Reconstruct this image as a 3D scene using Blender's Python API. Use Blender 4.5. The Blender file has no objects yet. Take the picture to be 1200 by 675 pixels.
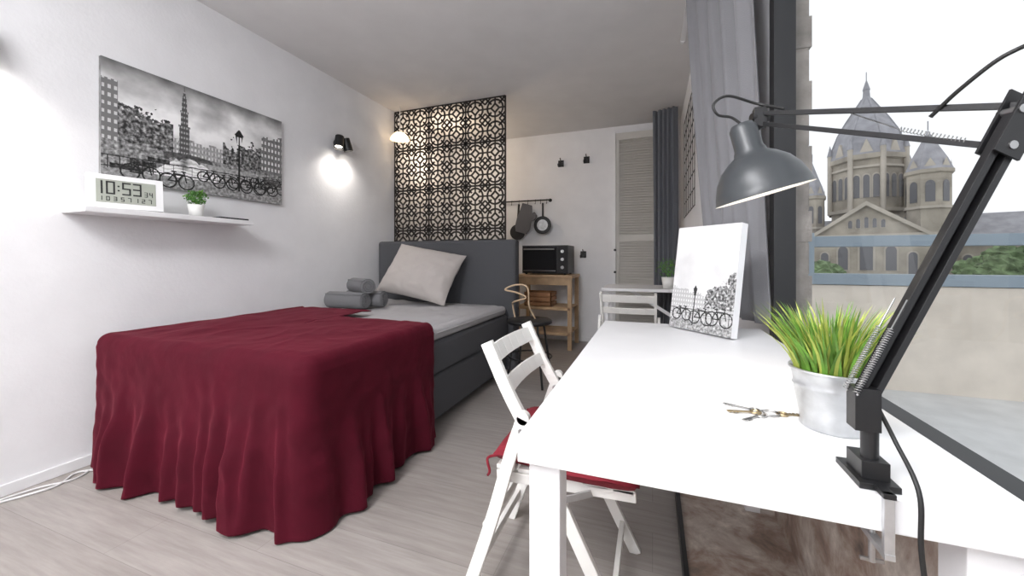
import bpy, math, random
import numpy as np
from mathutils import Vector, Matrix, Euler, noise
random.seed(4)
S=bpy.context.scene
try:
    S.view_settings.view_transform='Standard'
    S.view_settings.look='None'
    S.view_settings.exposure=.22
except Exception: pass

# ---------------------------------------------------------------- materials
def mat(name,col,rough=.5,metal=0,bump=0,bscale=40,var=0,vscale=5,sheen=0,emis=None,es=0,spec=None,stint=None):
    m=bpy.data.materials.new(name); m.use_nodes=True
    nt=m.node_tree; b=nt.nodes['Principled BSDF']
    b.inputs['Base Color'].default_value=(*col,1); b.inputs['Roughness'].default_value=rough
    b.inputs['Metallic'].default_value=metal
    if sheen: b.inputs['Sheen Weight'].default_value=sheen
    if stint: b.inputs['Sheen Tint'].default_value=(*stint,1)
    if spec is not None: b.inputs['Specular IOR Level'].default_value=spec
    tc=nt.nodes.new('ShaderNodeTexCoord')
    if emis: b.inputs['Emission Color'].default_value=(*emis,1); b.inputs['Emission Strength'].default_value=es
    if bump:
        n=nt.nodes.new('ShaderNodeTexNoise'); n.inputs['Scale'].default_value=bscale; n.inputs['Detail'].default_value=4
        nt.links.new(tc.outputs['Object'],n.inputs['Vector'])
        bp=nt.nodes.new('ShaderNodeBump'); bp.inputs['Strength'].default_value=bump; bp.inputs['Distance'].default_value=.01
        nt.links.new(n.outputs['Fac'],bp.inputs['Height']); nt.links.new(bp.outputs['Normal'],b.inputs['Normal'])
    n=nt.nodes.new('ShaderNodeTexNoise'); n.inputs['Scale'].default_value=vscale; n.inputs['Detail'].default_value=5
    nt.links.new(tc.outputs['Object'],n.inputs['Vector'])
    r=nt.nodes.new('ShaderNodeValToRGB'); v=var if var else .03
    r.color_ramp.elements[0].position=.3; r.color_ramp.elements[1].position=.7
    r.color_ramp.elements[0].color=(*[max(0,c*(1-v)) for c in col],1)
    r.color_ramp.elements[1].color=(*[min(1,c*(1+v)) for c in col],1)
    nt.links.new(n.outputs['Fac'],r.inputs['Fac']); nt.links.new(r.outputs['Color'],b.inputs['Base Color'])
    return m
W_wall=mat('wall_paint',(.80,.80,.815),.85,bump=.12,bscale=60)
W_ceil=mat('ceiling_paint',(.72,.71,.71),.9)
W_white=mat('white_lacquer',(.80,.80,.81),.35)
W_chair=mat('white_painted_wood',(.80,.79,.76),.45)
M_black=mat('black_metal',(.012,.012,.013),.4)
M_blackm=mat('black_matte',(.018,.018,.02),.7)
M_lat=mat('lattice_black',(.038,.035,.034),.8)
M_shade=mat('lamp_grey',(.045,.05,.055),.38,bump=0)
M_inner=mat('lamp_inner_white',(.85,.83,.78),.5)
M_chrome=mat('steel',(.45,.45,.45),.3,1)
M_zinc=mat('galvanised',(.55,.56,.57),.38,.75,var=.25,vscale=20)
M_curt=mat('curtain_fabric',(.25,.25,.265),.9,bump=.3,bscale=300,sheen=.2)
M_curt2=mat('curtain_fabric_dark',(.125,.135,.155),.9,bump=.3,bscale=300,sheen=.2)
M_bed=mat('bed_upholstery',(.078,.080,.088),.9,bump=.4,bscale=350,var=.15,vscale=200)
M_sheet=mat('bed_sheet',(.42,.41,.42),.9,bump=.35,bscale=9)
M_pil=mat('pillow_fabric',(.44,.405,.385),.9,bump=.35,bscale=12)
M_tow=mat('towel',(.21,.21,.22),1,bump=.8,bscale=250)
M_red=mat('red_velvet',(.058,.0020,.009),.8,bump=.35,bscale=18,var=.15,vscale=7,sheen=.18,spec=.15,stint=(.8,.10,.18))
M_cush=mat('red_cushion',(.20,.008,.02),.85,bump=.3,bscale=200)
M_wood=mat('beech_wood',(.50,.34,.20),.5,var=.2,vscale=9)
M_wood2=mat('crate_wood',(.42,.21,.10),.6,var=.25,vscale=9)
M_bent=mat('light_wood',(.62,.46,.30),.5)
M_louv=mat('louvre_paint',(.62,.60,.56),.6)
M_grass=mat('grass_green',(.12,.27,.03),.6,var=.4,vscale=30)
M_grass2=mat('grass_yellow',(.34,.40,.07),.6,var=.3,vscale=30)
M_plant=mat('leaf_green',(.10,.26,.06),.7,var=.4,vscale=40)
M_soil=mat('soil',(.05,.035,.02),1)
M_pot=mat('white_ceramic',(.8,.8,.78),.4)
M_lcd=mat('lcd',(.36,.38,.33),.3)
M_rubber=mat('black_cable',(.01,.01,.01),.5)
M_wcable=mat('white_cable',(.7,.7,.7),.5)
M_glassdk=mat('oven_glass',(.02,.02,.022),.08)
M_frame=mat('window_frame_anthracite',(.014,.015,.017),.5)
M_mitt=mat('oven_mitt_grey',(.13,.13,.14),.95,bump=.4,bscale=150)
M_brick=mat('outside_stone',(.27,.25,.23),.9,bump=.7,bscale=25,var=.25,vscale=12)
M_cream=mat('parapet_render',(.68,.62,.54),.9,var=.08)
M_rail=mat('railing_paint',(.25,.31,.36),.5)
M_tile=mat('terrace_tile',(.60,.61,.61),.6,var=.1)
M_stone=mat('church_stone',(.37,.335,.28),.95,var=.3,vscale=.7)  # church colours from here to the windows are lightened to imitate distance haze
M_stone2=mat('church_stone_light',(.47,.43,.37),.95,var=.15,vscale=.7)
M_slate=mat('church_slate',(.31,.31,.335),.8,var=.2,vscale=1.5)
M_dark=mat('church_window',(.13,.13,.14),.4)
M_tree=mat('foliage',(.15,.21,.11),1,bump=1,bscale=3,var=.6,vscale=2)
M_ground=mat('street',(.3,.3,.3),.9)
M_warm=mat('warm_glass',(1,.8,.5),.4,emis=(1,.72,.45),es=1.8)
M_bulb=mat('bulb_glow',(1,.95,.85),.4,emis=(1,.92,.8),es=12)

def glassmat():
    m=bpy.data.materials.new('window_glass'); m.use_nodes=True; nt=m.node_tree; nt.nodes.clear()
    o=nt.nodes.new('ShaderNodeOutputMaterial'); mx=nt.nodes.new('ShaderNodeMixShader')
    t=nt.nodes.new('ShaderNodeBsdfTransparent'); g=nt.nodes.new('ShaderNodeBsdfGlossy'); g.inputs['Roughness'].default_value=.02
    mx.inputs[0].default_value=.06
    nt.links.new(t.outputs[0],mx.inputs[1]); nt.links.new(g.outputs[0],mx.inputs[2]); nt.links.new(mx.outputs[0],o.inputs[0]); return m
M_glass=glassmat()
def floormat():
    m=bpy.data.materials.new('laminate_floor'); m.use_nodes=True; nt=m.node_tree; b=nt.nodes['Principled BSDF']; b.inputs['Roughness'].default_value=.42
    tc=nt.nodes.new('ShaderNodeTexCoord')
    mp=nt.nodes.new('ShaderNodeMapping'); mp.inputs['Rotation'].default_value=(0,0,0)
    nt.links.new(tc.outputs['Object'],mp.inputs['Vector'])
    br=nt.nodes.new('ShaderNodeTexBrick'); br.inputs['Scale'].default_value=1; br.inputs['Brick Width'].default_value=1.3; br.inputs['Row Height'].default_value=.19
    br.inputs['Mortar Size'].default_value=.001; br.offset=.37
    br.inputs['Color1'].default_value=(.345,.315,.295,1); br.inputs['Color2'].default_value=(.385,.355,.335,1); br.inputs['Mortar'].default_value=(.26,.24,.225,1)
    nt.links.new(mp.outputs[0],br.inputs['Vector'])
    mp2=nt.nodes.new('ShaderNodeMapping'); mp2.inputs['Scale'].default_value=(1.6,20,1)
    nt.links.new(tc.outputs['Object'],mp2.inputs['Vector'])
    n=nt.nodes.new('ShaderNodeTexNoise'); n.inputs['Scale'].default_value=2.2; n.inputs['Detail'].default_value=8; n.inputs['Roughness'].default_value=.65
    nt.links.new(mp2.outputs[0],n.inputs['Vector'])
    r=nt.nodes.new('ShaderNodeValToRGB'); r.color_ramp.elements[0].position=.3; r.color_ramp.elements[1].position=.72
    r.color_ramp.elements[0].color=(.76,.75,.74,1); r.color_ramp.elements[1].color=(1.08,1.08,1.08,1)
    nt.links.new(n.outputs['Fac'],r.inputs['Fac'])
    mx=nt.nodes.new('ShaderNodeMix'); mx.data_type='RGBA'; mx.blend_type='MULTIPLY'; mx.inputs[0].default_value=1
    nt.links.new(br.outputs['Color'],mx.inputs[6]); nt.links.new(r.outputs['Color'],mx.inputs[7]); nt.links.new(mx.outputs[2],b.inputs['Base Color'])
    return m
M_floor=floormat()
def slate():
    m=bpy.data.materials.new('brown_slate'); m.use_nodes=True; nt=m.node_tree; b=nt.nodes['Principled BSDF']; b.inputs['Roughness'].default_value=.6
    tc=nt.nodes.new('ShaderNodeTexCoord'); n=nt.nodes.new('ShaderNodeTexNoise'); n.inputs['Scale'].default_value=7; n.inputs['Detail'].default_value=12; n.inputs['Roughness'].default_value=.65; n.inputs['Distortion'].default_value=.4
    nt.links.new(tc.outputs['Object'],n.inputs['Vector'])
    r=nt.nodes.new('ShaderNodeValToRGB'); e=r.color_ramp.elements
    e[0].position=.3; e[0].color=(.12,.10,.09,1); e[1].position=.70; e[1].color=(.80,.74,.66,1)
    x=e.new(.43); x.color=(.33,.24,.19,1); x=e.new(.55); x.color=(.50,.44,.39,1)
    nt.links.new(n.outputs['Fac'],r.inputs['Fac']); nt.links.new(r.outputs['Color'],b.inputs['Base Color'])
    bp=nt.nodes.new('ShaderNodeBump'); bp.inputs['Strength'].default_value=.4; nt.links.new(n.outputs['Fac'],bp.inputs['Height']); nt.links.new(bp.outputs[0],b.inputs['Normal'])
    return m
M_slab=slate()
def vcmat():
    m=bpy.data.materials.new('canvas_print'); m.use_nodes=True; nt=m.node_tree; b=nt.nodes['Principled BSDF']; b.inputs['Roughness'].default_value=.8
    a=nt.nodes.new('ShaderNodeAttribute'); a.attribute_name='Col'; nt.links.new(a.outputs['Color'],b.inputs['Base Color']); return m
M_print=vcmat()

# ---------------------------------------------------------------- mesh builder
class MB:
    def __init__(s): s.v=[];s.f=[];s.mi=[];s.sm=[];s.mats=[]
    def add(s,vs,fs,m,smooth=False):
        if m not in s.mats: s.mats.append(m)
        k=s.mats.index(m); o=len(s.v)
        s.v+= [tuple(x) for x in vs]
        for f in fs: s.f.append(tuple(i+o for i in f)); s.mi.append(k); s.sm.append(smooth)
    def box(s,x0,x1,y0,y1,z0,z1,m,M=None):
        vs=[Vector((x,y,z)) for x in (x0,x1) for y in (y0,y1) for z in (z0,z1)]
        if M: vs=[M@v for v in vs]
        s.add(vs,[(0,1,3,2),(4,6,7,5),(0,4,5,1),(2,3,7,6),(0,2,6,4),(1,5,7,3)],m)
    def bar(s,p1,p2,w,t,m,up=(0,0,1)):
        p1=Vector(p1);p2=Vector(p2);d=(p2-p1).normalized();u=Vector(up)
        if abs(d.dot(u))>.99:u=Vector((1,0,0))
        sd=d.cross(u).normalized();u=sd.cross(d).normalized()
        vs=[p+sd*a*w/2+u*b*t/2 for p in (p1,p2) for a in (-1,1) for b in (-1,1)]
        s.add(vs,[(0,1,3,2),(4,6,7,5),(0,4,5,1),(2,3,7,6),(0,2,6,4),(1,5,7,3)],m)
    def cyl(s,p1,p2,r1,m,r2=None,n=24,caps=True):
        if r2 is None:r2=r1
        p1=Vector(p1);p2=Vector(p2);d=(p2-p1).normalized();u=Vector((0,0,1)) if abs(d.z)<.9 else Vector((1,0,0))
        a=d.cross(u).normalized();b=a.cross(d)
        vs=[p+(a*math.cos(2*math.pi*i/n)+b*math.sin(2*math.pi*i/n))*r for p,r in((p1,r1),(p2,r2)) for i in range(n)]
        s.add(vs,[(i,(i+1)%n,n+(i+1)%n,n+i) for i in range(n)],m,True)
        if caps:
            s.add(vs[:n],[tuple(range(n))],m); s.add(vs[n:],[tuple(range(n-1,-1,-1))],m)
    def lathe(s,prof,m,M=Matrix(),n=32,smooth=True):
        vs=[];L=len(prof)
        for r,z in prof:
            for i in range(n): vs.append(M@Vector((r*math.cos(2*math.pi*i/n),r*math.sin(2*math.pi*i/n),z)))
        fs=[(k*n+i,k*n+(i+1)%n,(k+1)*n+(i+1)%n,(k+1)*n+i) for k in range(L-1) for i in range(n)]
        s.add(vs,fs,m,smooth)
    def tube(s,pts,r,m,n=8):
        pts=[Vector(p) for p in pts];vs=[]
        a=None
        for k,p in enumerate(pts):
            d=(pts[min(k+1,len(pts)-1)]-pts[max(k-1,0)]).normalized()
            if a is None:
                u=Vector((0,0,1)) if abs(d.z)<.9 else Vector((1,0,0)); a=d.cross(u).normalized()
            else: a=(a-d*a.dot(d)).normalized()
            b=d.cross(a)
            for i in range(n): vs.append(p+(a*math.cos(2*math.pi*i/n)+b*math.sin(2*math.pi*i/n))*r)
        L=len(pts)
        fs=[(k*n+i,k*n+(i+1)%n,(k+1)*n+(i+1)%n,(k+1)*n+i) for k in range(L-1) for i in range(n)]
        fs+=[tuple(range(n)),tuple(range((L-1)*n,L*n))]
        s.add(vs,fs,m,True)
    def grid(s,fn,nu,nv,m,smooth=True):
        vs=[fn(i/nu,j/nv) for j in range(nv+1) for i in range(nu+1)]
        s.add(vs,[(j*(nu+1)+i,j*(nu+1)+i+1,(j+1)*(nu+1)+i+1,(j+1)*(nu+1)+i) for j in range(nv) for i in range(nu)],m,smooth)
    def xf(s,M,start=0):
        s.v[start:]=[tuple(M@Vector(v)) for v in s.v[start:]]
    def obj(s,name,bevel=0,sub=0,solid=0,seg=2,keep=False):
        a=np.array(s.v); c=(a.min(0)+a.max(0))/2
        if keep: c=np.zeros(3)
        me=bpy.data.meshes.new(name); me.from_pydata([tuple(x) for x in (a-c)],[],s.f)
        for m in s.mats: me.materials.append(m)
        me.polygons.foreach_set('material_index',s.mi); me.polygons.foreach_set('use_smooth',s.sm); me.update()
        o=bpy.data.objects.new(name,me); o.location=c; S.collection.objects.link(o)
        if solid: md=o.modifiers.new('solid','SOLIDIFY'); md.thickness=solid; md.offset=0
        if bevel: md=o.modifiers.new('bevel','BEVEL'); md.width=bevel; md.segments=seg; md.limit_method='ANGLE'; md.angle_limit=math.radians(50)
        if sub: md=o.modifiers.new('sub','SUBSURF'); md.levels=sub; md.render_levels=sub
        return o
def spline(pts,n=10):
    P=[Vector(p) for p in pts];P=[2*P[0]-P[1]]+P+[2*P[-1]-P[-2]];out=[]
    for k in range(1,len(P)-2):
        for i in range(n):
            t=i/n;a,b,c,d=P[k-1:k+3]
            out.append(.5*((2*b)+(c-a)*t+(2*a-5*b+4*c-d)*t*t+(3*b-a-3*c+d)*t**3))
    out.append(P[-2]);return out
def adopt(child,par):
    child.parent=par; child.location=child.location-par.location

# ---------------------------------------------------------------- room shell
H=2.6
m=MB(); m.box(-2.74,.5,-2.1,4.87,-.1,0,M_floor); m.obj('floor',keep=True)
m=MB(); m.box(-2.74,.6,-2.1,4.87,H,H+.1,W_ceil); m.obj('ceiling')
m=MB(); m.box(-2.74,-2.62,-2.1,4.87,0,H,W_wall); m.obj('wall_left')
m=MB(); m.box(-2.62,.5,4.75,4.87,0,H,W_wall); m.obj('wall_far')
m=MB(); m.box(-2.62,.5,-2.1,-1.98,0,H,W_wall); m.obj('wall_back')
m=MB(); m.box(.45,.50,-1.98,1.70,0,.64,W_wall); m.box(.45,.50,-1.98,1.70,2.5,H,W_wall)
m.box(.45,.50,1.76,2.6,0,H,W_wall); m.box(.3,.50,2.6,4.75,0,H,W_wall); m.box(.45,.50,-1.98,-1.6,.64,2.5,W_wall); m.obj('wall_right')
m=MB(); m.box(-2.62,-2.608,-1.98,4.75,0,.05,W_white); m.obj('baseboard_left',bevel=.003)
m=MB(); m.box(-2.6,-.45,4.738,4.75,0,.05,W_white); m.obj('baseboard_far',bevel=.003)
# window
m=MB()
m.box(.43,.50,1.70,1.76,.64,2.5,M_frame); m.box(.43,.50,-1.6,-1.54,.64,2.5,M_frame); m.box(.43,.5,-1.54,1.70,.64,.70,M_frame); m.box(.43,.5,-1.54,1.70,2.45,2.5,M_frame)
m.add([(.465,-1.54,.70),(.465,1.70,.70),(.465,1.70,2.45),(.465,-1.54,2.45)],[(0,1,2,3)],M_glass); m.obj('window_1')
# stone ledge
m=MB(); m.box(.105,.45,-1.9,2.55,0,.05,M_slab); m.box(.432,.449,-1.9,1.70,.05,.60,M_slab); m.box(.09,.105,-1.9,2.55,0,.06,M_black); m.obj('window_ledge',keep=True)

# louvred closet door
m=MB(); x0,x1,y=-.41,.10,4.70
m.box(x0-.03,x0+.0,4.66,4.748,0,2.5,W_white)
m.box(x0,x0+.04,4.69,4.735,0,2.5,M_louv); m.box(x1-.04,x1,4.69,4.735,0,2.5,M_louv)
m.box(x0+.04,x1-.04,4.725,4.735,0,2.5,M_louv); 
for zz in (0,1.22,2.42): m.box(x0+.04,x1-.04,4.69,4.73,zz,zz+.08,M_louv)
z=.1
while z<2.42:
    m.bar((x0+.04,4.708,z),(x1-.04,4.708,z),.006,.032,M_louv,up=(0,.55,.83)); z+=.03
m.cyl((x0-.005,4.65,1.12),(x0-.005,4.69,1.12),.014,M_black); m.cyl((x0-.005,4.65,.86),(x0-.005,4.69,.86),.014,M_black)
m.obj('door_1')

# ---------------------------------------------------------------- lattice room divider
m=MB(); X0,X1,Z0,Z1,Y=-2.615,-1.335,1.0,2.595,3.46
nc=6; cs=(X1-X0)/nc; nr=int((Z1-Z0)/cs)
T=.006
def strip2(p,q,w):
    d=Vector((q[0]-p[0],0,q[1]-p[1])).normalized(); u=Vector((-d.z,0,d.x))*w/2
    a=Vector((p[0],Y,p[1]));b=Vector((q[0],Y,q[1]));k=Vector((0,T/2,0))
    vs=[a+u-k,a-u-k,b-u-k,b+u-k,a+u+k,a-u+k,b-u+k,b+u+k]
    m.add(vs,[(0,1,2,3),(7,6,5,4),(0,3,7,4),(1,5,6,2)],M_lat)
for r in range(nr):
    for c in range(nc):
        cx=X0+(c+.5)*cs; cz=Z1-(r+.5)*cs; h=cs/2; w=.018
        R1=h*.78; n=16
        P=[(cx+R1*math.cos(i*2*math.pi/n),cz+R1*math.sin(i*2*math.pi/n)) for i in range(n)]
        for i in range(n): strip2(P[i],P[(i+1)%n],w)
        for sx in(-1,1):
            for sz in(-1,1):
                strip2((cx+sx*h,cz+sz*h),(cx+sx*h*.36,cz+sz*h*.36),w)
                strip2((cx+sx*h*.40,cz),(cx,cz+sz*h*.40),w)
                strip2((cx+sx*h,cz+sz*h*.42),(cx+sx*h*.42,cz+sz*h),w*.9)
            strip2((cx+sx*h,cz),(cx+sx*h*.4,cz),w*.8); strip2((cx,cz+sx*h),(cx,cz+sx*h*.4),w*.8)
for k in range(4):
    x=X0+(X1-X0)*k/3; strip2((x,Z1),(x,Z1-nr*cs),.018)
for k in range(0,nr+1,2):
    strip2((X0,Z1-k*cs),(X1,Z1-k*cs),.018)
m.obj('lattice_room_divider')
m=MB(); M=Matrix.Translation((-2.46,3.34,2.25))
m.lathe([(0.001,.08),(.05,.07),(.085,.035),(.10,0),(.001,-.002)],M_warm,M); m.cyl((-2.46,3.34,2.33),(-2.46,3.34,2.6),.004,M_pot); m.obj('pendant_lamp')

# ---------------------------------------------------------------- bed
m=MB()
m.box(-2.55,-1.20,1.13,3.14,.06,.33,M_bed); m.box(-2.56,-1.19,1.12,3.15,.335,.53,M_bed)
for x in(-2.45,-1.3):
    for y in(1.25,3.0): m.cyl((x,y,0),(x,y,.06),.03,M_black)
m.box(-2.60,-1.13,3.17,3.29,.03,1.19,M_bed)
bed=m.obj('bed',bevel=.025,seg=3)
m=MB()
m.box(-2.55,-1.20,1.13,3.14,.53,.605,M_sheet); o=m.obj('mattress_topper',bevel=.03,seg=4); adopt(o,bed)
m=MB()
def sh(u,v):
    x=-2.56+1.37*u; y=1.8+1.3*v
    n=noise.noise(Vector((x*4,y*5,0)))*.012+abs(noise.noise(Vector((x*9+y*3,y*6,3))))*.012
    e=min(1,min(u,1-u)*14)*min(1,v*4)
    return (x,y,.607+ (n if n>0 else n*.3)*e+ .004*e - (1-min(1,min(u,1-u)*14))*.03)
m.grid(sh,90,70,M_sheet); o=m.obj('bed_sheet',solid=.003); adopt(o,bed)
# blanket
path=[]
xl,xr,yf,yb1,yb2,R=-2.55,-1.175,1.045,2.20,1.90,.07
def seg(a,b,n): return [((a[0]+(b[0]-a[0])*i/n),(a[1]+(b[1]-a[1])*i/n)) for i in range(n)]
path+=seg((xl,yb1),(xl,yf+R),120)
path+=[(xl+R-R*math.cos(t*math.pi/2/28),yf+R-R*math.sin(t*math.pi/2/28)) for t in range(28)]
path+=seg((xl+R,yf),(xr-R,yf),240)
path+=[(xr-R+R*math.sin(t*math.pi/2/28),yf+R-R*math.cos(t*math.pi/2/28)) for t in range(28)]
path+=seg((xr,yf+R),(xr,yb2),160)+[(xr,yb2)]
N=len(path);cum=[0]
for i in range(1,N): cum.append(cum[-1]+math.dist(path[i],path[i-1]))
vs=[]
nt_,na,nd=30,8,56
zt=.652;ra=.045
sc1=cum[120+14]; sc2=cum[120+28+240+14]
rs=random.Random(23)
folds=[];s=.05
while s<cum[-1]:
    folds.append((s,rs.uniform(.014,.038),rs.uniform(.40,1.1),rs.uniform(0,.6),rs.uniform(-.07,.07))); s+=rs.uniform(.05,.13)
for i in range(N):
    px,py=path[i];s=cum[i]
    a=path[max(0,i-1)];b=path[min(N-1,i+1)];d=Vector((b[0]-a[0],b[1]-a[1])).normalized();nx,ny=d.y,-d.x
    if nx*(px+1.85)+ny*(py-1.8)<0: nx,ny=-nx,-ny
    t_b=(s/cum[-1])
    ax=-1.86; ay=min(max(py,1.65),yb1+(yb2-yb1)*t_b)
    for k in range(nt_):
        f=k/nt_; x=ax+(px-nx*ra-ax)*f; y=ay+(py-ny*ra-ay)*f
        wr=abs(noise.noise(Vector((x*5+y*2,y*3.5-x,9))))
        z=zt+.012*noise.noise(Vector((x*3,y*3,1)))+.005*noise.noise(Vector((x*9,y*7,5)))+.010*max(0,.25-wr)*4*.5*min(1,(1-f)*5)
        vs.append((x,y,z))
    c1=math.exp(-((s-sc1)/.10)**2)
    cor=math.exp(-((s-sc2)/.12)**2)
    endt=min(1,(cum[-1]-s)/.2)
    for k in range(na+1):
        t=k/na*math.pi/2
        vs.append((px+nx*ra*(math.sin(t)-1),py+ny*ra*(math.sin(t)-1),zt-ra*(1-math.cos(t))+.006*noise.noise(Vector((px*6,py*6,1)))))
    hang=zt-ra-.008-.016*(.5+.5*math.sin(s*7))
    for k in range(1,nd+1):
        q=k/nd; g=0
        for (c,wd,st,q0,dr) in folds:
            x_=(s-c-dr*q)/(wd*(1.0+.5*q))
            if abs(x_)<3: 
                e=max(0,(q-q0*.6)/(1-q0*.6)); e=e*e*(3-2*e) if e<.6 else .648+(e-.6)*.88
                g+=st*math.exp(-x_*x_)*min(1,e*1.4)
        off=.004+.010*q+.062*min(g,1.3)*q**.35*(1-.7*c1)*(1-.55*cor)*(.35+.65*endt)+.012*q*noise.noise(Vector((s*5,q*2,7)))+.006*noise.noise(Vector((s*16,q*9,2)))*min(1,q*5)
        off=max(off,.003)-.02*q*c1
        sway=.015*q*math.sin(s*5+q*2)
        vs.append((px+nx*off+d.x*sway,py+ny*off+d.y*sway,max(.006,zt-ra-hang*q)))
C=nt_+na+1+nd
fs=[(i*C+k,i*C+k+1,(i+1)*C+k+1,(i+1)*C+k) for i in range(N-1) for k in range(C-1)]
m=MB(); m.add([(max(x,-2.605),y,z) for x,y,z in vs],fs,M_red,True); m.obj('red_blanket',solid=.005)
# pillow
def pillow(name,w,h,t,M,mt):
    m=MB()
    for sg in(1,-1):
        def fn(u,v,sg=sg):
            a=2*u-1;b=2*v-1
            k=max(0,(1-abs(a)**2.6))*max(0,(1-abs(b)**2.6)); th=t*k**.5
            pin=1-.07*(1-abs(b)**2)*abs(a)**3; pin2=1-.07*(1-abs(a)**2)*abs(b)**3
            wr=.014*noise.noise(Vector((a*3,b*3,sg*4)))*k**.3+.010*noise.noise(Vector((a*8,b*7,sg)))*k**.3
            return M@Vector((a*w/2*pin,b*h/2*pin2,sg*(th/2)+wr))
        m.grid(fn,40,36,mt)
    return m.obj(name)
M=Matrix.Translation((-1.93,2.93,.892))@Matrix.Rotation(math.radians(10),4,'Z')@Matrix.Rotation(math.radians(56),4,'X')@Matrix.Rotation(math.radians(-12),4,'Z')
pillow('pillow',.68,.52,.2,M,M_pil)
# towels
m=MB()
def roll(c,L,r,ang):
    c=Vector(c);d=Vector((math.cos(ang),math.sin(ang),0));sd=Vector((-d.y,d.x,0));up=Vector((0,0,1))
    m.cyl(c-d*(L/2),c+d*(L/2),r,M_tow,n=28,caps=False)
    for e in(-1,1):
        m.cyl(c+d*e*(L/2-.004),c+d*e*(L/2-.002),r*.97,M_tow,n=28)
        pts=[c+d*e*(L/2)+(sd*math.cos(t)+up*math.sin(t))*(r*(.12+.8*t/(6*math.pi))) for t in np.linspace(0,6*math.pi,60)]
        m.tube(pts,r*.11,M_tow,6)
    m.tube([c-d*(L/2)+up*r*.7+sd*-r*.7,c+d*(L/2)+up*r*.7+sd*-r*.7],.008,M_tow)
roll((-2.28,2.42,.690),.34,.066,.05); roll((-2.22,2.56,.690),.32,.066,.15); roll((-2.22,2.50,.80),.28,.06,-.45)
m.obj('rolled_towels')

# ---------------------------------------------------------------- printed canvases
def canvas(name,img,w,h,M,th=.02,edge=None):
    ny,nx=img.shape
    m=MB(); m.box(0,w,-th,0,0,h,edge or W_white)
    vs=[];fs=[]
    for j in range(ny+1):
        for i in range(nx+1): vs.append((i/nx*w,-th-.0008,j/ny*h))
    for j in range(ny):
        for i in range(nx): a=j*(nx+1)+i; fs.append((a,a+1,a+nx+2,a+nx+1))
    m.add(vs,fs,M_print); m.xf(M)
    o=m.obj(name); me=o.data
    at=me.color_attributes.new('Col','FLOAT_COLOR','CORNER')
    cols=np.ones((len(me.loops),4),dtype=np.float32)
    flat=(img[::-1].reshape(-1)) ** 2.2
    st=24
    cols[st:,:3]=np.repeat(flat,4)[:,None]
    at.data.foreach_set('color',cols.ravel())
    return o
def fbm(nx,ny,sx,sy,seed):
    return np.array([[noise.fractal(Vector((x/nx*sx,y/ny*sy,seed)),1,2,5) for x in range(nx)] for y in range(ny)])
def base_scene(nx,ny):
    yy,xx=np.mgrid[0:ny,0:nx]; return xx/nx,yy/ny
nx,ny=400,248
U,V=base_scene(nx,ny); n1=fbm(nx,ny,5,4,1.); n2=fbm(nx,ny,60,38,7.); n3=fbm(nx,ny,16,10,3.)
def bike(I,cx,cy,r,asp,dark=.06,th=.004):
    for o_ in(-1.15,1.15):
        d=np.sqrt((U-cx-o_*r)**2+((V-cy)/asp)**2); I=np.where(abs(d-r)<th,dark,I)
    def ln(I,x0,y0,x1,y1):
        L=math.hypot(x1-x0,(y1-y0)/asp); t=np.clip(((U-x0)*(x1-x0)+((V-y0)/asp)*((y1-y0)/asp))/(L*L),0,1)
        d=np.sqrt((U-x0-t*(x1-x0))**2+((V-y0-t*(y1-y0))/asp)**2); return np.where(d<th*.9,dark,I)
    k=r*asp
    I=ln(I,cx-1.15*r,cy,cx-.45*r,cy-1.1*k);I=ln(I,cx-.45*r,cy-1.1*k,cx+.8*r,cy-1.1*k);I=ln(I,cx+.8*r,cy-1.5*k,cx+1.15*r,cy);I=ln(I,cx-.45*r,cy-1.3*k,cx,cy);I=ln(I,cx,cy,cx+.8*r,cy-1.1*k);I=ln(I,cx-1.15*r,cy,cx,cy);I=ln(I,cx-.7*r,cy-1.4*k,cx-.2*r,cy-1.4*k)
    return ln(I,cx+.5*r,cy-1.55*k,cx+1.0*r,cy-1.5*k)
I=.74+.22*n1+.18*V            # cloudy sky
I=np.where(V<.14,I-.35*(.14-V)/.14,I)
top=.50+.05*((np.floor(U*24)*7)%3)/3-.10*np.clip(.30-U,0,.3)
I=np.where((U<.64)&(V>top)&(V<.68),.54+.24*((np.sin(U*330)>.2)&(np.sin(V*120)>0))+.14*n2,I)
tl=(V>.32+.30*U+.10*n3+.05*n2)&(U<.31)&(V<.67)
I=np.where(tl,np.clip(.34+.46*n2+.12*n3,.08,.8),I)
I=np.where((U<.065)&(V>.16)&(V<.66),.40+.34*((np.sin(U*260)>0)&(np.sin(V*90)>.2)),I)
tw=np.where(V<.16,.002+.012*(V-.04)/.12,np.where(V<.24,.014,np.where(V<.26,.022,np.where(V<.38,.020,np.where(V<.40,.032,.027)))))
I=np.where((abs(U-.365)<tw)&(V>.04)&(V<.66),.26+.32*((np.sin(V*130)>.3)&(abs((U-.365)*70%1-.5)>.2)),I)
I=np.where((abs(U-.365)<.002)&(V>.01)&(V<.06),.2,I)
I=np.where((V>.48+.14*n3+.05*n2-.35*(U-.64))&(U>.58)&(V<.70),np.clip(.34+.48*n2,.08,.85),I)
top=.24+.05*((np.floor((U-.85)*26)*5)%3)/3-.35*(U-.88)
I=np.where((U>.84)&(V>top)&(V<.74),.40+.44*((np.sin(U*240)>.1)&(np.sin(V*85)>.1))+.1*n2,I)
# canal
I=np.where(V>.66,.46+.32*n2,I)
wl=.36-.75*(V-.66); wr=.40+1.1*(V-.66)
wz=(V>.66)&(U>wl)&(U<wr)
I=np.where(wz,.84+.10*np.sin(V*170+n3*5)+.16*n1-.40*np.exp(-((U-.365)/.02)**2)*(V<.80),I)
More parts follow.
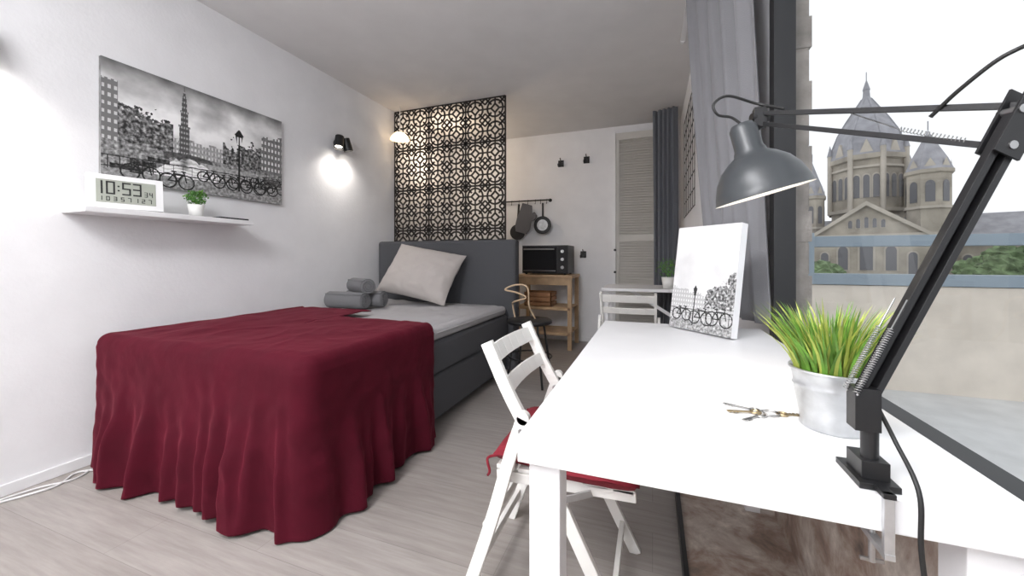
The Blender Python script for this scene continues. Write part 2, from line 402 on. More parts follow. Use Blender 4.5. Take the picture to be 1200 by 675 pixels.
# far arched bridge over the canal
bz=.665+1.2*(U-.39)**2
I=np.where((V>bz-.02)&(V<.725)&(abs(U-.39)<.13)&~((((U-.39)/.05)**2+((V-.73)/.045)**2)<1)&~((((U-.31)/.022)**2+((V-.73)/.03)**2)<1)&~((((U-.47)/.022)**2+((V-.73)/.03)**2)<1),.26+.15*n2,I)
for (a,b,c) in((.24,.76,.05),(.17,.81,.06),(.10,.87,.07)):
    I=np.where((abs(U-a)<c)&(abs(V-b)<.020),.15+.35*n2,I)
I=np.where((U>wr)&(V>.70),.58+.20*n2,I)
bt=.90-.06*U
I=np.where(V>bt,.50+.25*n2,I)
for o_ in(0,.09):
    I=np.where((abs(V-(bt-.02-o_))<.0045)&(U<1),.12,I)
I=np.where((V>bt-.11)&(V<bt)&(np.abs((U*21)%1-.5)<.04),.10,I)
for (cx,cy,r) in((.50,.83,.030),(.60,.86,.036),(.69,.84,.034),(.78,.86,.040),(.88,.85,.040),(.95,.82,.038),(.83,.80,.034),(.16,.90,.040),(.33,.92,.040)):
    I=bike(I,cx,cy,r,1.6)
I=np.where((U>.86)&(V>.70)&(V<.80)&(n2>-.1),.20+.2*n2,I)
I=np.where((abs(U-.685)<.0055)&(V>.42)&(V<.92),.05,I)
I=np.where((abs(U-.685)<.016)&(abs(V-.47)<.006),.05,I)
lh=(V-.32)/.11
I=np.where((V>.32)&(V<.43)&(abs(U-.685)<.026-.014*lh)&~((abs(abs(U-.685)-.009)<.006)&(V>.335)&(V<.42)),.05,I)
I=np.where((abs(U-.685)<(V-.25)*.45)&(V>.26)&(V<.32),.05,I)
I=np.clip(.07+I*.98,.04,.97)
Mc=Matrix.Translation((-2.617,1.10,1.42))@Matrix.Rotation(math.radians(90),4,'Z')
M_edge=mat('canvas_edge',(.22,.22,.22),.8,var=.5,vscale=15)
canvas('canal_canvas_print',I,1.0,.62,Mc,.018,M_edge)
# small canvas on desk
nx,ny=190,276
U,V=base_scene(nx,ny); n1=fbm(nx,ny,3,4,11.); n2=fbm(nx,ny,34,46,17.); n3=fbm(nx,ny,8,12,13.)
I=.90+.05*n1-.10*V
top=.58+.03*((np.floor(U*14)*5)%3)/3+.12*U
I=np.where((V>top)&(V<.80)&(U<.62),.70+.16*((np.sin(U*150)>.2)&(np.sin(V*150)>0)),I)
I=np.where((V>.64+.12*n3-.40*(U-.6))&(U>.56),np.clip(.50+.5*n2,.18,.9),I)
I=np.where(V>.77,.74+.16*n2,I)
for o_ in(.80,.84): I=np.where(abs(V-o_)<.003,.30,I)
I=np.where((abs((U*9)%1-.5)<.04)&(V>.80)&(V<.9),.32,I)
I=np.where(V>.90,.60+.30*n2,I)
I=np.where((abs(U-.40)<.009)&(V>.66)&(V<.95),.15,I); I=np.where((abs(U-.40)<.034-(V-.60)*.3)&(V>.60)&(V<.67),.18,I); I=np.where((abs(U-.40)<(V-.57)*.9)&(V>.57)&(V<.60),.18,I)
for (cx,cy,r) in((.20,.86,.075),(.52,.87,.085),(.80,.86,.09)): I=bike(I,cx,cy,r,.69,.16,.008)
I=np.clip(I,.03,.97)
ang=math.atan2(1.50-1.70,.275-.09)
Mc=Matrix.Translation((.085,1.70,.744))@Matrix.Rotation(ang,4,'Z')@Matrix.Rotation(math.radians(-8),4,'X')
canvas('small_canvas_print',I,.275,.40,Mc,.03)

# ---------------------------------------------------------------- wall shelf and things
m=MB(); m.box(-2.62,-2.42,.97,1.76,1.235,1.262,W_white); m.obj('floating_shelf',bevel=.003)
m=MB()
m.box(0,.26,0,.03,0,.155,W_white)
m.box(.028,.232,-.0015,.001,.024,.132,M_lcd)
def dig(ch,x,z,w,h,t=.0065):
    sg={'0':'abcdef','1':'bc','2':'abged','3':'abgcd','5':'afgcd','7':'abc','4':'fgbc','8':'abcdefg'}[ch]
    L={'a':(x,x+w,z+h-t,z+h),'d':(x,x+w,z,z+t),'g':(x,x+w,z+h/2-t/2,z+h/2+t/2),'f':(x,x+t,z+h/2,z+h),'b':(x+w-t,x+w,z+h/2,z+h),'e':(x,x+t,z,z+h/2),'c':(x+w-t,x+w,z,z+h/2)}
    for c in sg:
        a,b,c_,d=L[c]; m.box(a,b,-.003,-.001,c_,d,M_black)
dig('1',.030,.064,.02,.060);dig('0',.060,.064,.030,.060)
m.box(.098,.105,-.003,-.001,.080,.087,M_black);m.box(.098,.105,-.003,-.001,.1,.107,M_black)
dig('5',.113,.064,.030,.060);dig('3',.150,.064,.030,.060);dig('3',.19,.064,.012,.024,.003);dig('4',.208,.064,.012,.024,.003)
for i,c in enumerate('10357127'): dig(c,.036+i*.024,.033,.012,.020,.003)
m.xf(Matrix.Translation((-2.49,1.005,1.266))@Matrix.Rotation(math.radians(76),4,'Z')@Matrix.Rotation(math.radians(-6),4,'X')@Matrix.Scale(1.06,4))
m.obj('digital_clock',bevel=.009,seg=3)
def blades(m,c,r0,h,n,mats,spread=1.,w=.004,seed=1):
    rnd=random.Random(seed)
    for k in range(n):
        a=rnd.random()*2*math.pi; rr=r0*math.sqrt(rnd.random()); b=Vector((c[0]+rr*math.cos(a),c[1]+rr*math.sin(a),c[2]))
        lean=(rr/r0*.75+.25*rnd.random())*spread; hh=h*(.6+.4*rnd.random()); a2=a+rnd.uniform(-.5,.5)
        d=Vector((math.cos(a2),math.sin(a2),0)); sd=Vector((-d.y,d.x,0)); sd.rotate(Euler((0,0,rnd.uniform(-1,1))))
        vs=[];ns=5
        for i in range(ns+1):
            t=i/ns; p=b+d*(lean*hh*t**1.6)+Vector((0,0,hh*(t-.25*lean*t*t)))
            ww=w*(1-t)**.6; vs+= [p-sd*ww,p+sd*ww]
        m.add(vs,[(2*i,2*i+1,2*i+3,2*i+2) for i in range(ns)],mats[k%len(mats)],True)
def potted(name,x,y,z,r,h,pm,leafh,n,mats,spread,w,seed,ridge=False):
    m=MB(); M=Matrix.Translation((x,y,z))
    prof=[(.001,0),(r*.72,0),(r*.74,.004),(r*.94,h*.82)]
    if ridge: prof=[(.001,0),(r*.72,0),(r*.76,.003),(r*.74,.008),(r*.90,h*.68),(r*.935,h*.70),(r*.90,h*.73),(r*.96,h*.93)]
    prof+=[(r*.98,h*.95),(r*1.03,h*.97),(r*1.03,h),(r*.97,h),(r*.93,h*.86)]
    m.lathe(prof,pm,M,40); m.lathe([(r*.93,h*.86),(.001,h*.88)],M_soil,M)
    blades(m,(x,y,z+h*.86),r*.85,leafh,n,mats,spread,w,seed); return m.obj(name)
potted('potted_grass',.277,.775,.742,.057,.098,M_zinc,.135,420,[M_grass,M_grass2,M_grass2,M_grass],.65,.0028,5,True)
def bushy(name,x,y,z,r,h,br,seed):
    m=MB(); M=Matrix.Translation((x,y,z)); m.lathe([(.001,0),(r*.75,0),(r,h),(r*.92,h),(r*.9,h*.85),(.001,h*.85)],M_pot,M,28)
    rnd=random.Random(seed)
    for k in range(420):
        d=Vector((rnd.gauss(0,1),rnd.gauss(0,1),rnd.gauss(0,1))).normalized()*br*rnd.uniform(.4,1)
        p=Vector((x,y,z+h+br*.75))+Vector((d.x,d.y,d.z*.85)); 
        a=Vector((rnd.gauss(0,1),rnd.gauss(0,1),rnd.gauss(0,1))).normalized()*.009; b=a.cross(Vector((rnd.random(),rnd.random(),1))).normalized()*.005
        m.add([p-a,p+b,p+a,p-b],[(0,1,2,3)],M_plant if k%3 else M_grass)
    m.cyl((x,y,z+h*.8),(x,y,z+h+br*.6),.004,M_plant)
    return m.obj(name)
bushy('small_potted_plant',-2.50,1.47,1.263,.040,.07,.058,2)
bushy('small_potted_plant',.13,3.72,.753,.055,.10,.11,3)
m=MB(); m.box(-2.56,-2.44,1.57,1.74,1.263,1.273,M_blackm); m.obj('wallet_tray',bevel=.003)

# sconces
def sconce(name,y,z,e):
    m=MB(); x=-2.62
    m.cyl((x,y,z),(x+.015,y,z),.045,M_black); m.cyl((x+.01,y,z),(x+.06,y,z),.01,M_black)
    for s_ in(-1,1):
        c=Vector((x+.065,y+s_*.045,z)); d=Vector((.12,s_*.25,-1)).normalized()
        m.cyl(c-d*.055,c+d*.055,.036,M_black,r2=.040,caps=False); m.cyl(c-d*.055,c-d*.053,.036,M_black); m.cyl(c+d*.036,c+d*.038,.030,M_bulb)
    m.cyl((x+.06,y-.05,z),(x+.06,y+.05,z),.008,M_black)
    m.obj(name)
    for s_ in(-1,1):
        L=bpy.data.lights.new(name+'_spot','SPOT'); L.energy=e; L.color=(1,.94,.87); L.spot_size=math.radians(120); L.spot_blend=1; L.shadow_soft_size=.04
        o=bpy.data.objects.new(name+'_light',L); S.collection.objects.link(o); o.location=(x+.10,y+s_*.055,z-.075); o.rotation_euler=(math.radians(8*s_),math.radians(4),0)
sconce('wall_spotlight',2.66,2.03,6); sconce('wall_spotlight',.67,1.93,6)

# outlet & cable
m=MB(); m.box(-2.62,-2.61,.70,.78,.28,.36,W_white); m.cyl((-2.611,.74,.32),(-2.606,.74,.32),.02,M_pot); m.obj('wall_socket',bevel=.003)
m=MB(); m.tube(spline([(-2.58,.7,.006),(-2.5,.9,.006),(-2.56,1.0,.006),(-2.47,1.08,.006),(-2.55,1.16,.006),(-2.5,1.3,.006)]),.005,M_wcable)
m.tube(spline([(-2.59,.6,.006),(-2.56,.85,.006),(-2.5,.97,.006),(-2.57,1.1,.006),(-2.58,1.3,.006)]),.004,M_wcable); m.obj('power_cable')

# ---------------------------------------------------------------- desk
m=MB(); m.box(-.20,.40,.57,1.76,.700,.742,W_white)
for x in(-.185,.335):
    for y in(.585,1.695): m.box(x,x+.05,y,y+.05,.0 if x<0 else .05,.70,W_white)
m.obj('desk',bevel=.002)

# folding chairs
def chair(name,M,cush):
    m=MB()
    for s_ in(-1,1):
        y=s_*.185
        P=spline([(-.165,y,.775),(-.10,y,.64),(-.02,y,.50),(.10,y,.26),(.235,y,.0)],5)
        for a,b in zip(P[:-1],P[1:]): m.bar(a,b+(b-a)*.05,.018,.036,W_chair)
        yo=s_*.207
        P=spline([(-.045,yo,.58),(-.08,yo,.48),(-.145,yo,.26),(-.235,yo,0)],5)
        for a,b in zip(P[:-1],P[1:]): m.bar(a,b+(b-a)*.05,.018,.036,W_chair)
        m.cyl((-.045,yo-.009,.58),(-.045,yo+.009,.58),.018,W_chair)
        m.bar((-.14,s_*.163,.385),(.25,s_*.163,.400),.018,.030,W_chair)
        m.cyl((-.05,y-.02,.545),(-.05,y+.035*s_,.545),.007,M_chrome)
        m.bar((.14,s_*.19,.40),(.06,s_*.2,.37),.004,.02,M_chrome)
    for (x,z,h) in((-.150,.735,.055),(-.105,.645,.045)):
        for i in range(6):
            a=-.176+.352*i/6;b=-.176+.352*(i+1)/6
            f=lambda q:-.014*(1-(q/.176)**2)
            m.bar((x+f(a),a,z),(x+f(b),b,z),.014,h,W_chair,up=(-.42,0,.9))
    m.bar((.19,-.18,.09),(.19,.18,.09),.016,.03,W_chair); m.bar((-.20,-.20,.11),(-.20,.20,.11),.016,.03,W_chair)
    m.bar((-.165,-.2,.24),(-.165,.2,.24),.016,.03,W_chair)
    for i in range(6): m.box(-.14+i*.066,-.14+i*.066+.055,-.172,.172,.405,.417,W_chair)
    if cush:
        def mk(sg):
            def fn(u,v):
                a=2*u-1;b=2*v-1;k=max(0,1-abs(a)**8)*max(0,1-abs(b)**8)
                ww=.176 if a<-.35 else .176+.034*min(1,(a+.35)*3)
                return (.055+a*.205,b*ww,.447+sg*.030*k**.4+ (0 if sg<0 else .003*noise.noise(Vector((a*4,b*4,0)))))
            return fn
        m.grid(mk(1),30,30,M_cush); m.grid(mk(-1),30,30,M_cush)
        for s_ in(-1,1): m.tube(spline([(-.13,s_*.17,.445),(-.16,s_*.19,.44),(-.15,s_*.2,.41),(-.16,s_*.19,.39)]),.004,M_cush)
    m.xf(M); return m.obj(name,bevel=.004)
chair('folding_chair',Matrix.Translation((-.29,1.215,0)),True)
chair('folding_chair',Matrix.Translation((-.165,2.98,0))@Matrix.Rotation(math.radians(90),4,'Z'),False)

# ---------------------------------------------------------------- desk lamp
m=MB()
bx,by=.255,.605
m.box(bx-.020,bx+.020,.580,.645,.7425,.750,M_black); m.box(bx-.014,bx+.014,.590,.63,.750,.772,M_black)
m.box(bx-.005,bx+.005,.561,.567,.680,.750,M_zinc); m.box(bx-.006,bx+.006,.560,.582,.744,.750,M_black); m.box(bx-.005,bx+.005,.560,.615,.674,.681,M_zinc)
m.cyl((bx,.60,.645),(bx,.60,.690),.0035,M_chrome); m.cyl((bx,.60,.690),(bx,.60,.699),.010,M_chrome); m.bar((bx-.012,.60,.647),(bx+.012,.60,.647),.004,.004,M_chrome)
m.cyl((bx,by,.772),(bx,by,.82),.009,M_black)
P0=Vector((.249,.605,.845)); E=Vector((.413,.641,1.192)); J=Vector((.200,.885,1.300))
d=(E-P0).normalized(); sd=d.cross(Vector((.35,-.93,0.1))).normalized()
nrm=d.cross(sd).normalized()
m.box(-.013,.013,-.012,.012,-.03,.022,M_black,Matrix.Translation(P0-Vector((0,0,.008))))
for s_ in(-1,1): m.bar(P0+sd*.009*s_,E+sd*.009*s_,.008,.010,M_black,up=nrm)
m.bar(P0+nrm*.007,E+nrm*.007,.018,.004,M_black,up=nrm)
def spring(a,b,r,turns):
    a=Vector(a);b=Vector(b);q=(b-a).normalized();u=q.cross(Vector((0,0,1))).normalized();w=q.cross(u)
    m.tube([a+(b-a)*t+(u*math.cos(t*turns*6.283)+w*math.sin(t*turns*6.283))*r for t in np.linspace(0,1,turns*8)],.0008,M_chrome,4)
for s_ in(-1,1): 
    sp=P0-sd*.018+nrm*.008*s_
    if sp.x> P0.x: sp=P0+sd*.018+nrm*.008*s_
    spring(sp,sp+d*.09,.0030,30); m.cyl(sp+d*.09,sp+d*.13,.001,M_chrome,n=6)
# elbow bracket
m.bar(E-d*.055+nrm*.009,E+d*.03+nrm*.009,.032,.003,M_black,up=nrm); m.bar(E-d*.055-nrm*.009,E+d*.03-nrm*.009,.032,.003,M_black,up=nrm)
u2=Vector((0,0,1)); q=(J-E).normalized()
A1=E+d*.012; A2=E-d*.042
for c_ in(A1,A2,E+sd*.01,E-sd*.01): m.cyl(c_-nrm*.012,c_+nrm*.012,.005,M_chrome,n=12)
m.bar(A1,J+u2*.008,.008,.008,M_black); m.bar(A2,J-u2*.012,.008,.008,M_black)
spring(A2+q*.03+u2*.006,A2+u2*.02+q*.10,.0030,18); m.cyl(A2+u2*.02+q*.10,A1+q*.2,.001,M_chrome,n=6)
m.box(-.011,.011,-.010,.010,-.020,.018,M_black,Matrix.Translation(J)); m.cyl(J+Vector((-.016,-.005,-.0)),J+Vector((.016,.005,0)),.008,M_black)
# shade
ax=Vector((.26,.04,-.95)).normalized(); top=Vector((.166,.862,1.274))
R_=ax.to_track_quat('Z','Y').to_matrix().to_4x4(); Ms=Matrix.Translation(top)@R_@Matrix.Scale(.92,4)
prof=[(.001,-.012),(.020,-.010),(.026,0),(.027,.045),(.030,.050),(.031,.056),(.046,.066),(.064,.082),(.078,.104),(.087,.130),(.0905,.145),(.093,.147)]
m.lathe(prof,M_shade,Ms,48)
inn=[(.092,.147),(.0885,.143),(.084,.128),(.075,.104),(.060,.083),(.043,.069),(.02,.060),(.001,.058)]
m.lathe(inn,M_inner,Ms,48)
m.lathe([(.001,.062),(.014,.064),(.016,.075),(.024,.092),(.027,.105),(.022,.120),(.010,.128),(.001,.130)],M_bulb,Ms,24)
m.bar(J-u2*.015,top+ax*.02,.012,.010,M_black)
# cables
m.tube(spline([top-ax*.01,top+Vector((-.02,0,.025)),top+Vector((-.045,-.01,.030)),top+Vector((-.052,-.01,.052)),top+Vector((-.025,0,.068)),J+Vector((-.005,0,.028)),J+q*-.05+u2*.016]),.0026,M_rubber)
m.tube(spline([E+Vector((-.05,.06,.025)),E+Vector((-.035,.03,.05)),E+Vector((-.01,0,.075)),E+Vector((.02,-.01,.075)),E+Vector((.018,-.01,.0))]),.0026,M_rubber)
m.tube(spline([P0+Vector((.014,.0,-.01)),P0+Vector((.026,-.01,-.045)),(.278,.556,.76),(.276,.548,.70),(.285,.55,.62),(.31,.57,.45),(.30,.60,.2),(.28,.62,.06)]),.0026,M_rubber)
m.obj('desk_lamp',bevel=.001)
L=bpy.data.lights.new('desk_lamp_bulb','SPOT'); L.energy=2.5; L.color=(1,.90,.76); L.spot_size=math.radians(110); L.spot_blend=.6; L.shadow_soft_size=.03
o=bpy.data.objects.new('desk_lamp_light',L); S.collection.objects.link(o); o.location=top+ax*.125; o.rotation_euler=(-ax).to_track_quat('Z','Y').to_euler()

# keys
m=MB()
def ring(c,r,t,mt,k=24): m.tube([(c[0]+r*math.cos(a),c[1]+r*math.sin(a),c[2]) for a in np.linspace(0,2*math.pi,k)],t,mt,6)
M_brass=mat('brass',(.45,.36,.22),.35,1)
ring((.195,.800,.7445),.014,.0011,M_chrome); ring((.198,.800,.746),.013,.0009,M_chrome)
for a,l,mt,zz in((2.75,.052,M_chrome,.7440),(3.35,.048,M_brass,.7455),(3.9,.046,M_chrome,.7440),(.2,.030,M_brass,.7440)):
    dd=Vector((math.cos(a),math.sin(a),0)); pp=Vector((-dd.y,dd.x,0)); c=Vector((.195,.800,zz))+dd*.022
    ring(c,.0075,.0022,mt,18); m.bar(c+dd*.008,c+dd*l,.005,.0018,mt)
    for k in range(3): m.bar(c+dd*(l-.004-k*.006),c+dd*(l-.004-k*.006)+pp*(.0055+.001*(k%2)),.003,.0018,mt)
m.obj('bunch_of_keys')

# ---------------------------------------------------------------- curtains
def curtain(name,topA,topB,botA,botB,z0,z1,npl,amp,mt,seed,zb=None,bamp=1):
    m=MB(); 
    if zb is None: zb=z0
    def fn(u,v):
        z=z1+(z0-z1)*v; e=min(1,(z1-z)/(z1-zb))**1.2
        w=u+.02*math.sin(v*3+u*6)*(1-e)
        x=(topA[0]*(1-w)+topB[0]*w)*(1-e)+(botA[0]*(1-w)+botB[0]*w)*e
        y=(topA[1]*(1-w)+topB[1]*w)*(1-e)+(botA[1]*(1-w)+botB[1]*w)*e
        d=Vector((topB[0]-topA[0],topB[1]-topA[1])).normalized(); nx,ny=d.y,-d.x
        p=math.sin(u*npl*2*math.pi+.6*math.sin(v*2.5+seed)+.5*noise.noise(Vector((u*4,v*2,seed))))+.25*math.sin(u*npl*4.3*math.pi+v*2)
        a=amp*(1-(1-bamp)*e)*(.8+.3*noise.noise(Vector((u*5,1,seed))))
        return (x+nx*a*p,y+ny*a*p,z)
    m.grid(fn,npl*18,50,mt); return m.obj(name,solid=.003)
curtain('curtain',(.20,2.46),(.37,1.80),(.27,2.10),(.418,1.70),.765,2.57,5,.026,M_curt,1,.765,.55)
curtain('curtain',(.0,4.32),(.24,4.24),(.02,4.32),(.24,4.24),.03,2.57,5,.022,M_curt2,4)
m=MB(); m.box(.19,.22,1.2,3.0,2.575,2.598,W_white); m.cyl((.205,3.0,2.585),(.205,3.03,2.585),.018,W_white); m.obj('curtain_rail')

# ---------------------------------------------------------------- far corner
m=MB(); m.box(-.44,.295,3.58,4.15,.725,.752,W_white); m.box(.27,.298,3.62,4.11,.45,.725,W_white)
m.bar((.27,3.86,.42),(-.2,3.86,.715),.02,.03,W_white); m.bar((-.40,3.65,.70),(-.40,3.65,.0),.03,.03,W_white); m.bar((-.40,4.08,.70),(-.40,4.08,0),.03,.03,W_white)
m.obj('wall_mounted_table',bevel=.002)
# wire grid
m=MB(); 
for i in range(8): y=3.0+i*.135; m.cyl((.28,y,1.40),(.28,y,2.28),.0025,M_black,n=8)
for i in range(8): z=1.40+i*.1257; m.cyl((.28,3.0,z),(.28,3.945,z),.0035,M_black,n=8)
m.cyl((.28,3.05,2.2),(.298,3.05,2.2),.006,M_black); m.obj('wire_grid_organizer')
# cart
m=MB(); x0,x1,y0,y1=-1.50,-.84,4.2,4.66
m.box(x0-.01,x1+.01,y0-.01,y1+.01,.80,.835,M_wood)
for x in(x0,x1-.045):
    for y in(y0,y1-.045): m.box(x,x+.045,y,y+.045,0,.80,M_wood)
for z in(.74,): 
    m.box(x0+.045,x1-.045,y0+.005,y0+.025,z-.02,.80,M_wood)
for z in(.18,.46):
    m.box(x0+.01,x1-.01,y0,y0+.02,z-.02,z+.01,M_wood)
    for i in range(6): m.box(x0+.01,x1-.01,y0+.03+i*.07,y0+.085+i*.07,z,z+.012,M_wood)
m.obj('kitchen_cart',bevel=.003)
m=MB()
a,b=-1.40,-1.08
for z in(.474,.532,.587): 
    m.box(a,b,4.24,4.252,z,z+.045,M_wood2); m.box(a,b,4.50,4.512,z,z+.045,M_wood2); m.box(a,a+.012,4.24,4.51,z,z+.045,M_wood2); m.box(b-.012,b,4.24,4.51,z,z+.045,M_wood2)
m.box(a,b,4.24,4.51,.474,.480,M_wood2)
m.obj('wooden_crate')
# oven
m=MB(); x0,x1=-1.43,-.89
m.box(x0,x1,4.26,4.62,.85,1.17,M_black); m.box(x0+.01,x1-.13,4.245,4.262,.865,1.155,M_glassdk); m.box(x1-.12,x1-.005,4.25,4.262,.86,1.16,M_blackm)
m.cyl((x0+.03,4.22,1.125),(x1-.15,4.22,1.125),.007,M_chrome,n=10)
for x in(x0+.05,x1-.17): m.cyl((x,4.22,1.125),(x,4.25,1.125),.005,M_chrome,n=8)
for z in(.92,1.01,1.10): m.cyl((x1-.062,4.235,z),(x1-.062,4.255,z),.018,M_chrome,n=20)
for x in(x0+.04,x1-.04):
    for y in(4.29,4.58): m.cyl((x,y,.836),(x,y,.855),.015,M_black)
m.box(x0+.02,x1-.14,4.243,4.246,.875,.885,M_chrome)
m.obj('mini_oven',bevel=.006)
# utensil rail (with hanging pans and mitt as parts of one rail group)
rail=bpy.data.objects.new('utensil_rail',None); S.collection.objects.link(rail)
def part(o): o.parent=rail; return o
m=MB(); m.cyl((-1.87,4.70,1.76),(-1.19,4.70,1.76),.009,M_black)
for x in(-1.84,-1.22): m.cyl((x,4.70,1.76),(x,4.75,1.76),.008,M_black); m.cyl((x,4.745,1.76),(x,4.75,1.76),.022,M_black)
for x in(-1.72,-1.62,-1.5,-1.40,-1.33,-1.25): m.tube(spline([(x,4.70,1.772),(x,4.688,1.76),(x,4.69,1.73),(x,4.68,1.71),(x,4.67,1.72)],5),.003,M_black,6)
part(m.obj('rail_bar'))
m=MB(); c=(-1.30,4.685,1.44)
m.cyl((c[0],4.70,c[2]),(c[0],4.665,c[2]),.095,M_black,r2=.11,n=32); m.cyl((c[0],4.664,c[2]),(c[0],4.662,c[2]),.07,M_zinc,n=32)
m.tube([(c[0]+.108*math.cos(t),4.663,c[2]+.108*math.sin(t)) for t in np.linspace(0,2*math.pi,32)],.005,M_blackm,6)
m.bar((c[0],4.685,c[2]+.1),(c[0],4.685,c[2]+.28),.012,.022,M_black,up=(1,0,0)); part(m.obj('frying_pan'))
m=MB(); 
def mitt(cx,cz,rot,s_=1):
    pts=[(-.07,-.16),(.06,-.17),(.09,-.10),(.085,.0),(.13,.02),(.15,.07),(.12,.10),(.08,.07),(.075,.10),(.06,.18),(-.05,.19),(-.065,.10),(-.085,0),(-.09,-.1)]
    pts=[(x*s_*math.cos(rot)-z*math.sin(rot),x*s_*math.sin(rot)+z*math.cos(rot)) for x,z in pts]
    n=len(pts); vs=[(cx+x,y,cz+z) for y in(4.668,4.645) for x,z in pts]
    m.add(vs,[tuple(range(n)),tuple(range(2*n-1,n-1,-1))]+[(i,(i+1)%n,n+(i+1)%n,n+i) for i in range(n)],M_mitt)
mitt(-1.54,1.52,-.2); part(m.obj('oven_mitt',bevel=.01))
m=MB(); c=Vector((-1.64,4.69,1.36)); m.cyl(c+Vector((0,.01,0)),c-Vector((0,.01,0)),.10,M_blackm,n=30); m.bar(c+Vector((0,0,.09)),c+Vector((.02,0,.36)),.01,.025,M_blackm,up=(1,0,0)); part(m.obj('skillet'))
# wall hooks
def hook(x,z,n=2):
    m=MB()
    m.box(x-.035,x+.035,4.735,4.75,z-.03,z+.05,M_black)
    for s_ in(-1,1): m.tube(spline([(x+s_*.015,4.735,z+.03),(x+s_*.025,4.70,z),(x+s_*.025,4.69,z-.03),(x+s_*.025,4.68,z+.0)],5),.006,M_black,6)
    m.cyl((x,4.735,z+.03),(x,4.69,z+.07),.006,M_black,n=8)
    m.obj('wall_hook')
for x,z in((-1.08,2.2),(-.76,2.22),(-.80,1.06)): hook(x,z)
# stool with bent back
m=MB(); cx,cy=-.95,3.02
m.lathe([(.001,.485),(.17,.487),(.185,.495),(.185,.512),(.175,.52),(.001,.515)],M_black,Matrix.Translation((cx,cy,0)),36)
for a in(.8,2.36,3.93,5.5):
    d=Vector((math.cos(a),math.sin(a),0)); m.cyl(Vector((cx,cy,.49))+d*.13,Vector((cx,cy,0))+d*.21,.009,M_black,n=10)
m.tube([(cx+.18*math.cos(t),cy+.18*math.sin(t),.22) for t in np.linspace(0,2*math.pi,30)],.006,M_black)
m.tube(spline([(cx-.15,cy+.07,.50),(cx-.17,cy+.06,.62),(cx-.13,cy-.02,.66),(cx-.02,cy-.04,.70),(cx-.10,cy-.04,.74),(cx-.21,cy-.02,.76),(cx-.12,cy,.80),(cx-.02,cy,.78),(cx-.01,cy+.02,.62),(cx+.03,cy+.07,.51)],8),.007,M_bent,8)
m.obj('stool')

# ---------------------------------------------------------------- outside
m=MB()
for i in range(24):
    z=-.04+i*.125
    for j in range(2):
        yy=1.80+j*.2-(.1 if i%2 else 0); m.box(.508,.572+(.003 if (i+j)%2 else 0),max(1.78,yy),min(2.2,yy+.195),z,z+.118,M_brick)
m.box(.508,.565,1.785,2.2,-.04,2.9,M_brick); m.obj('outside_stone_pier')
m=MB(); m.box(.51,12,-6,4.2,-.3,-.05,M_tile); m.obj('terrace')
m=MB(); m.box(1.15,12,4,4.15,-.05,.795,M_cream); m.obj('terrace_parapet')
m=MB(); m.box(1.15,12,3.98,4.17,.80,.89,M_rail); m.box(1.15,12,4.0,4.14,1.12,1.21,M_rail)
for x in(1.17,4.6,8.0): m.box(x,x+.10,4.01,4.13,.89,1.12,M_rail)
m.box(1.14,1.30,3.97,4.1,.80,1.24,M_rail); m.obj('terrace_railing',bevel=.004)

# church (local: x right, z up), placed far away facing the room
m=MB()
def octo(cx,cy,prof,mt,n=8,sm=False): m.lathe(prof,mt,Matrix.Translation((cx,cy,0))@Matrix.Rotation(math.pi/n,4,'Z'),n,sm)
def arch(cx,y,z,w,h,mt=M_dark,fr=True):
    n=10; pts=[(-w/2,0),(w/2,0),(w/2,h-w/2)]+[(w/2*math.cos(a),h-w/2+w/2*math.sin(a)) for a in np.linspace(0,math.pi,n)][1:]
    if fr: 
        pf=[(x*1.35,zz*1.08-.05) for x,zz in pts]; m.add([(cx+x,y-.02,z+zz) for x,zz in pf],[tuple(range(len(pf)))],M_stone2)
    m.add([(cx+x,y-.06,z+zz) for x,zz in pts],[tuple(range(len(pts)))],mt)
octo(0,6,[(3.2,-12),(3.2,9.4),(3.5,9.5),(3.5,9.9),(3.3,9.9)],M_stone)
octo(0,6,[(3.55,5.0),(3.55,5.3),(3.2,5.3)],M_stone2)
octo(0,6,[(3.38,8.75),(3.38,8.95),(3.2,8.95)],M_stone2)
octo(0,6,[(3.45,9.9),(3.2,10.9),(2.65,12.2),(1.9,13.4),(1.1,14.5),(.45,15.4),(.35,15.6),(.30,16.2),(.35,16.3),(0,17.3)],M_slate)
m.cyl((0,6,17.1),(0,6,17.9),.05,M_slate,n=6)
for k in range(8):
    a=k*math.pi/4+math.pi/8   # ribs
    pr=[(3.45,9.9),(3.2,10.9),(2.65,12.2),(1.9,13.4),(1.1,14.5),(.45,15.4)]
    for (r1,z1),(r2,z2) in zip(pr[:-1],pr[1:]):
        m.bar((r1*math.cos(a),6+r1*math.sin(a),z1),(r2*math.cos(a),6+r2*math.sin(a),z2),.12,.12,M_slate)
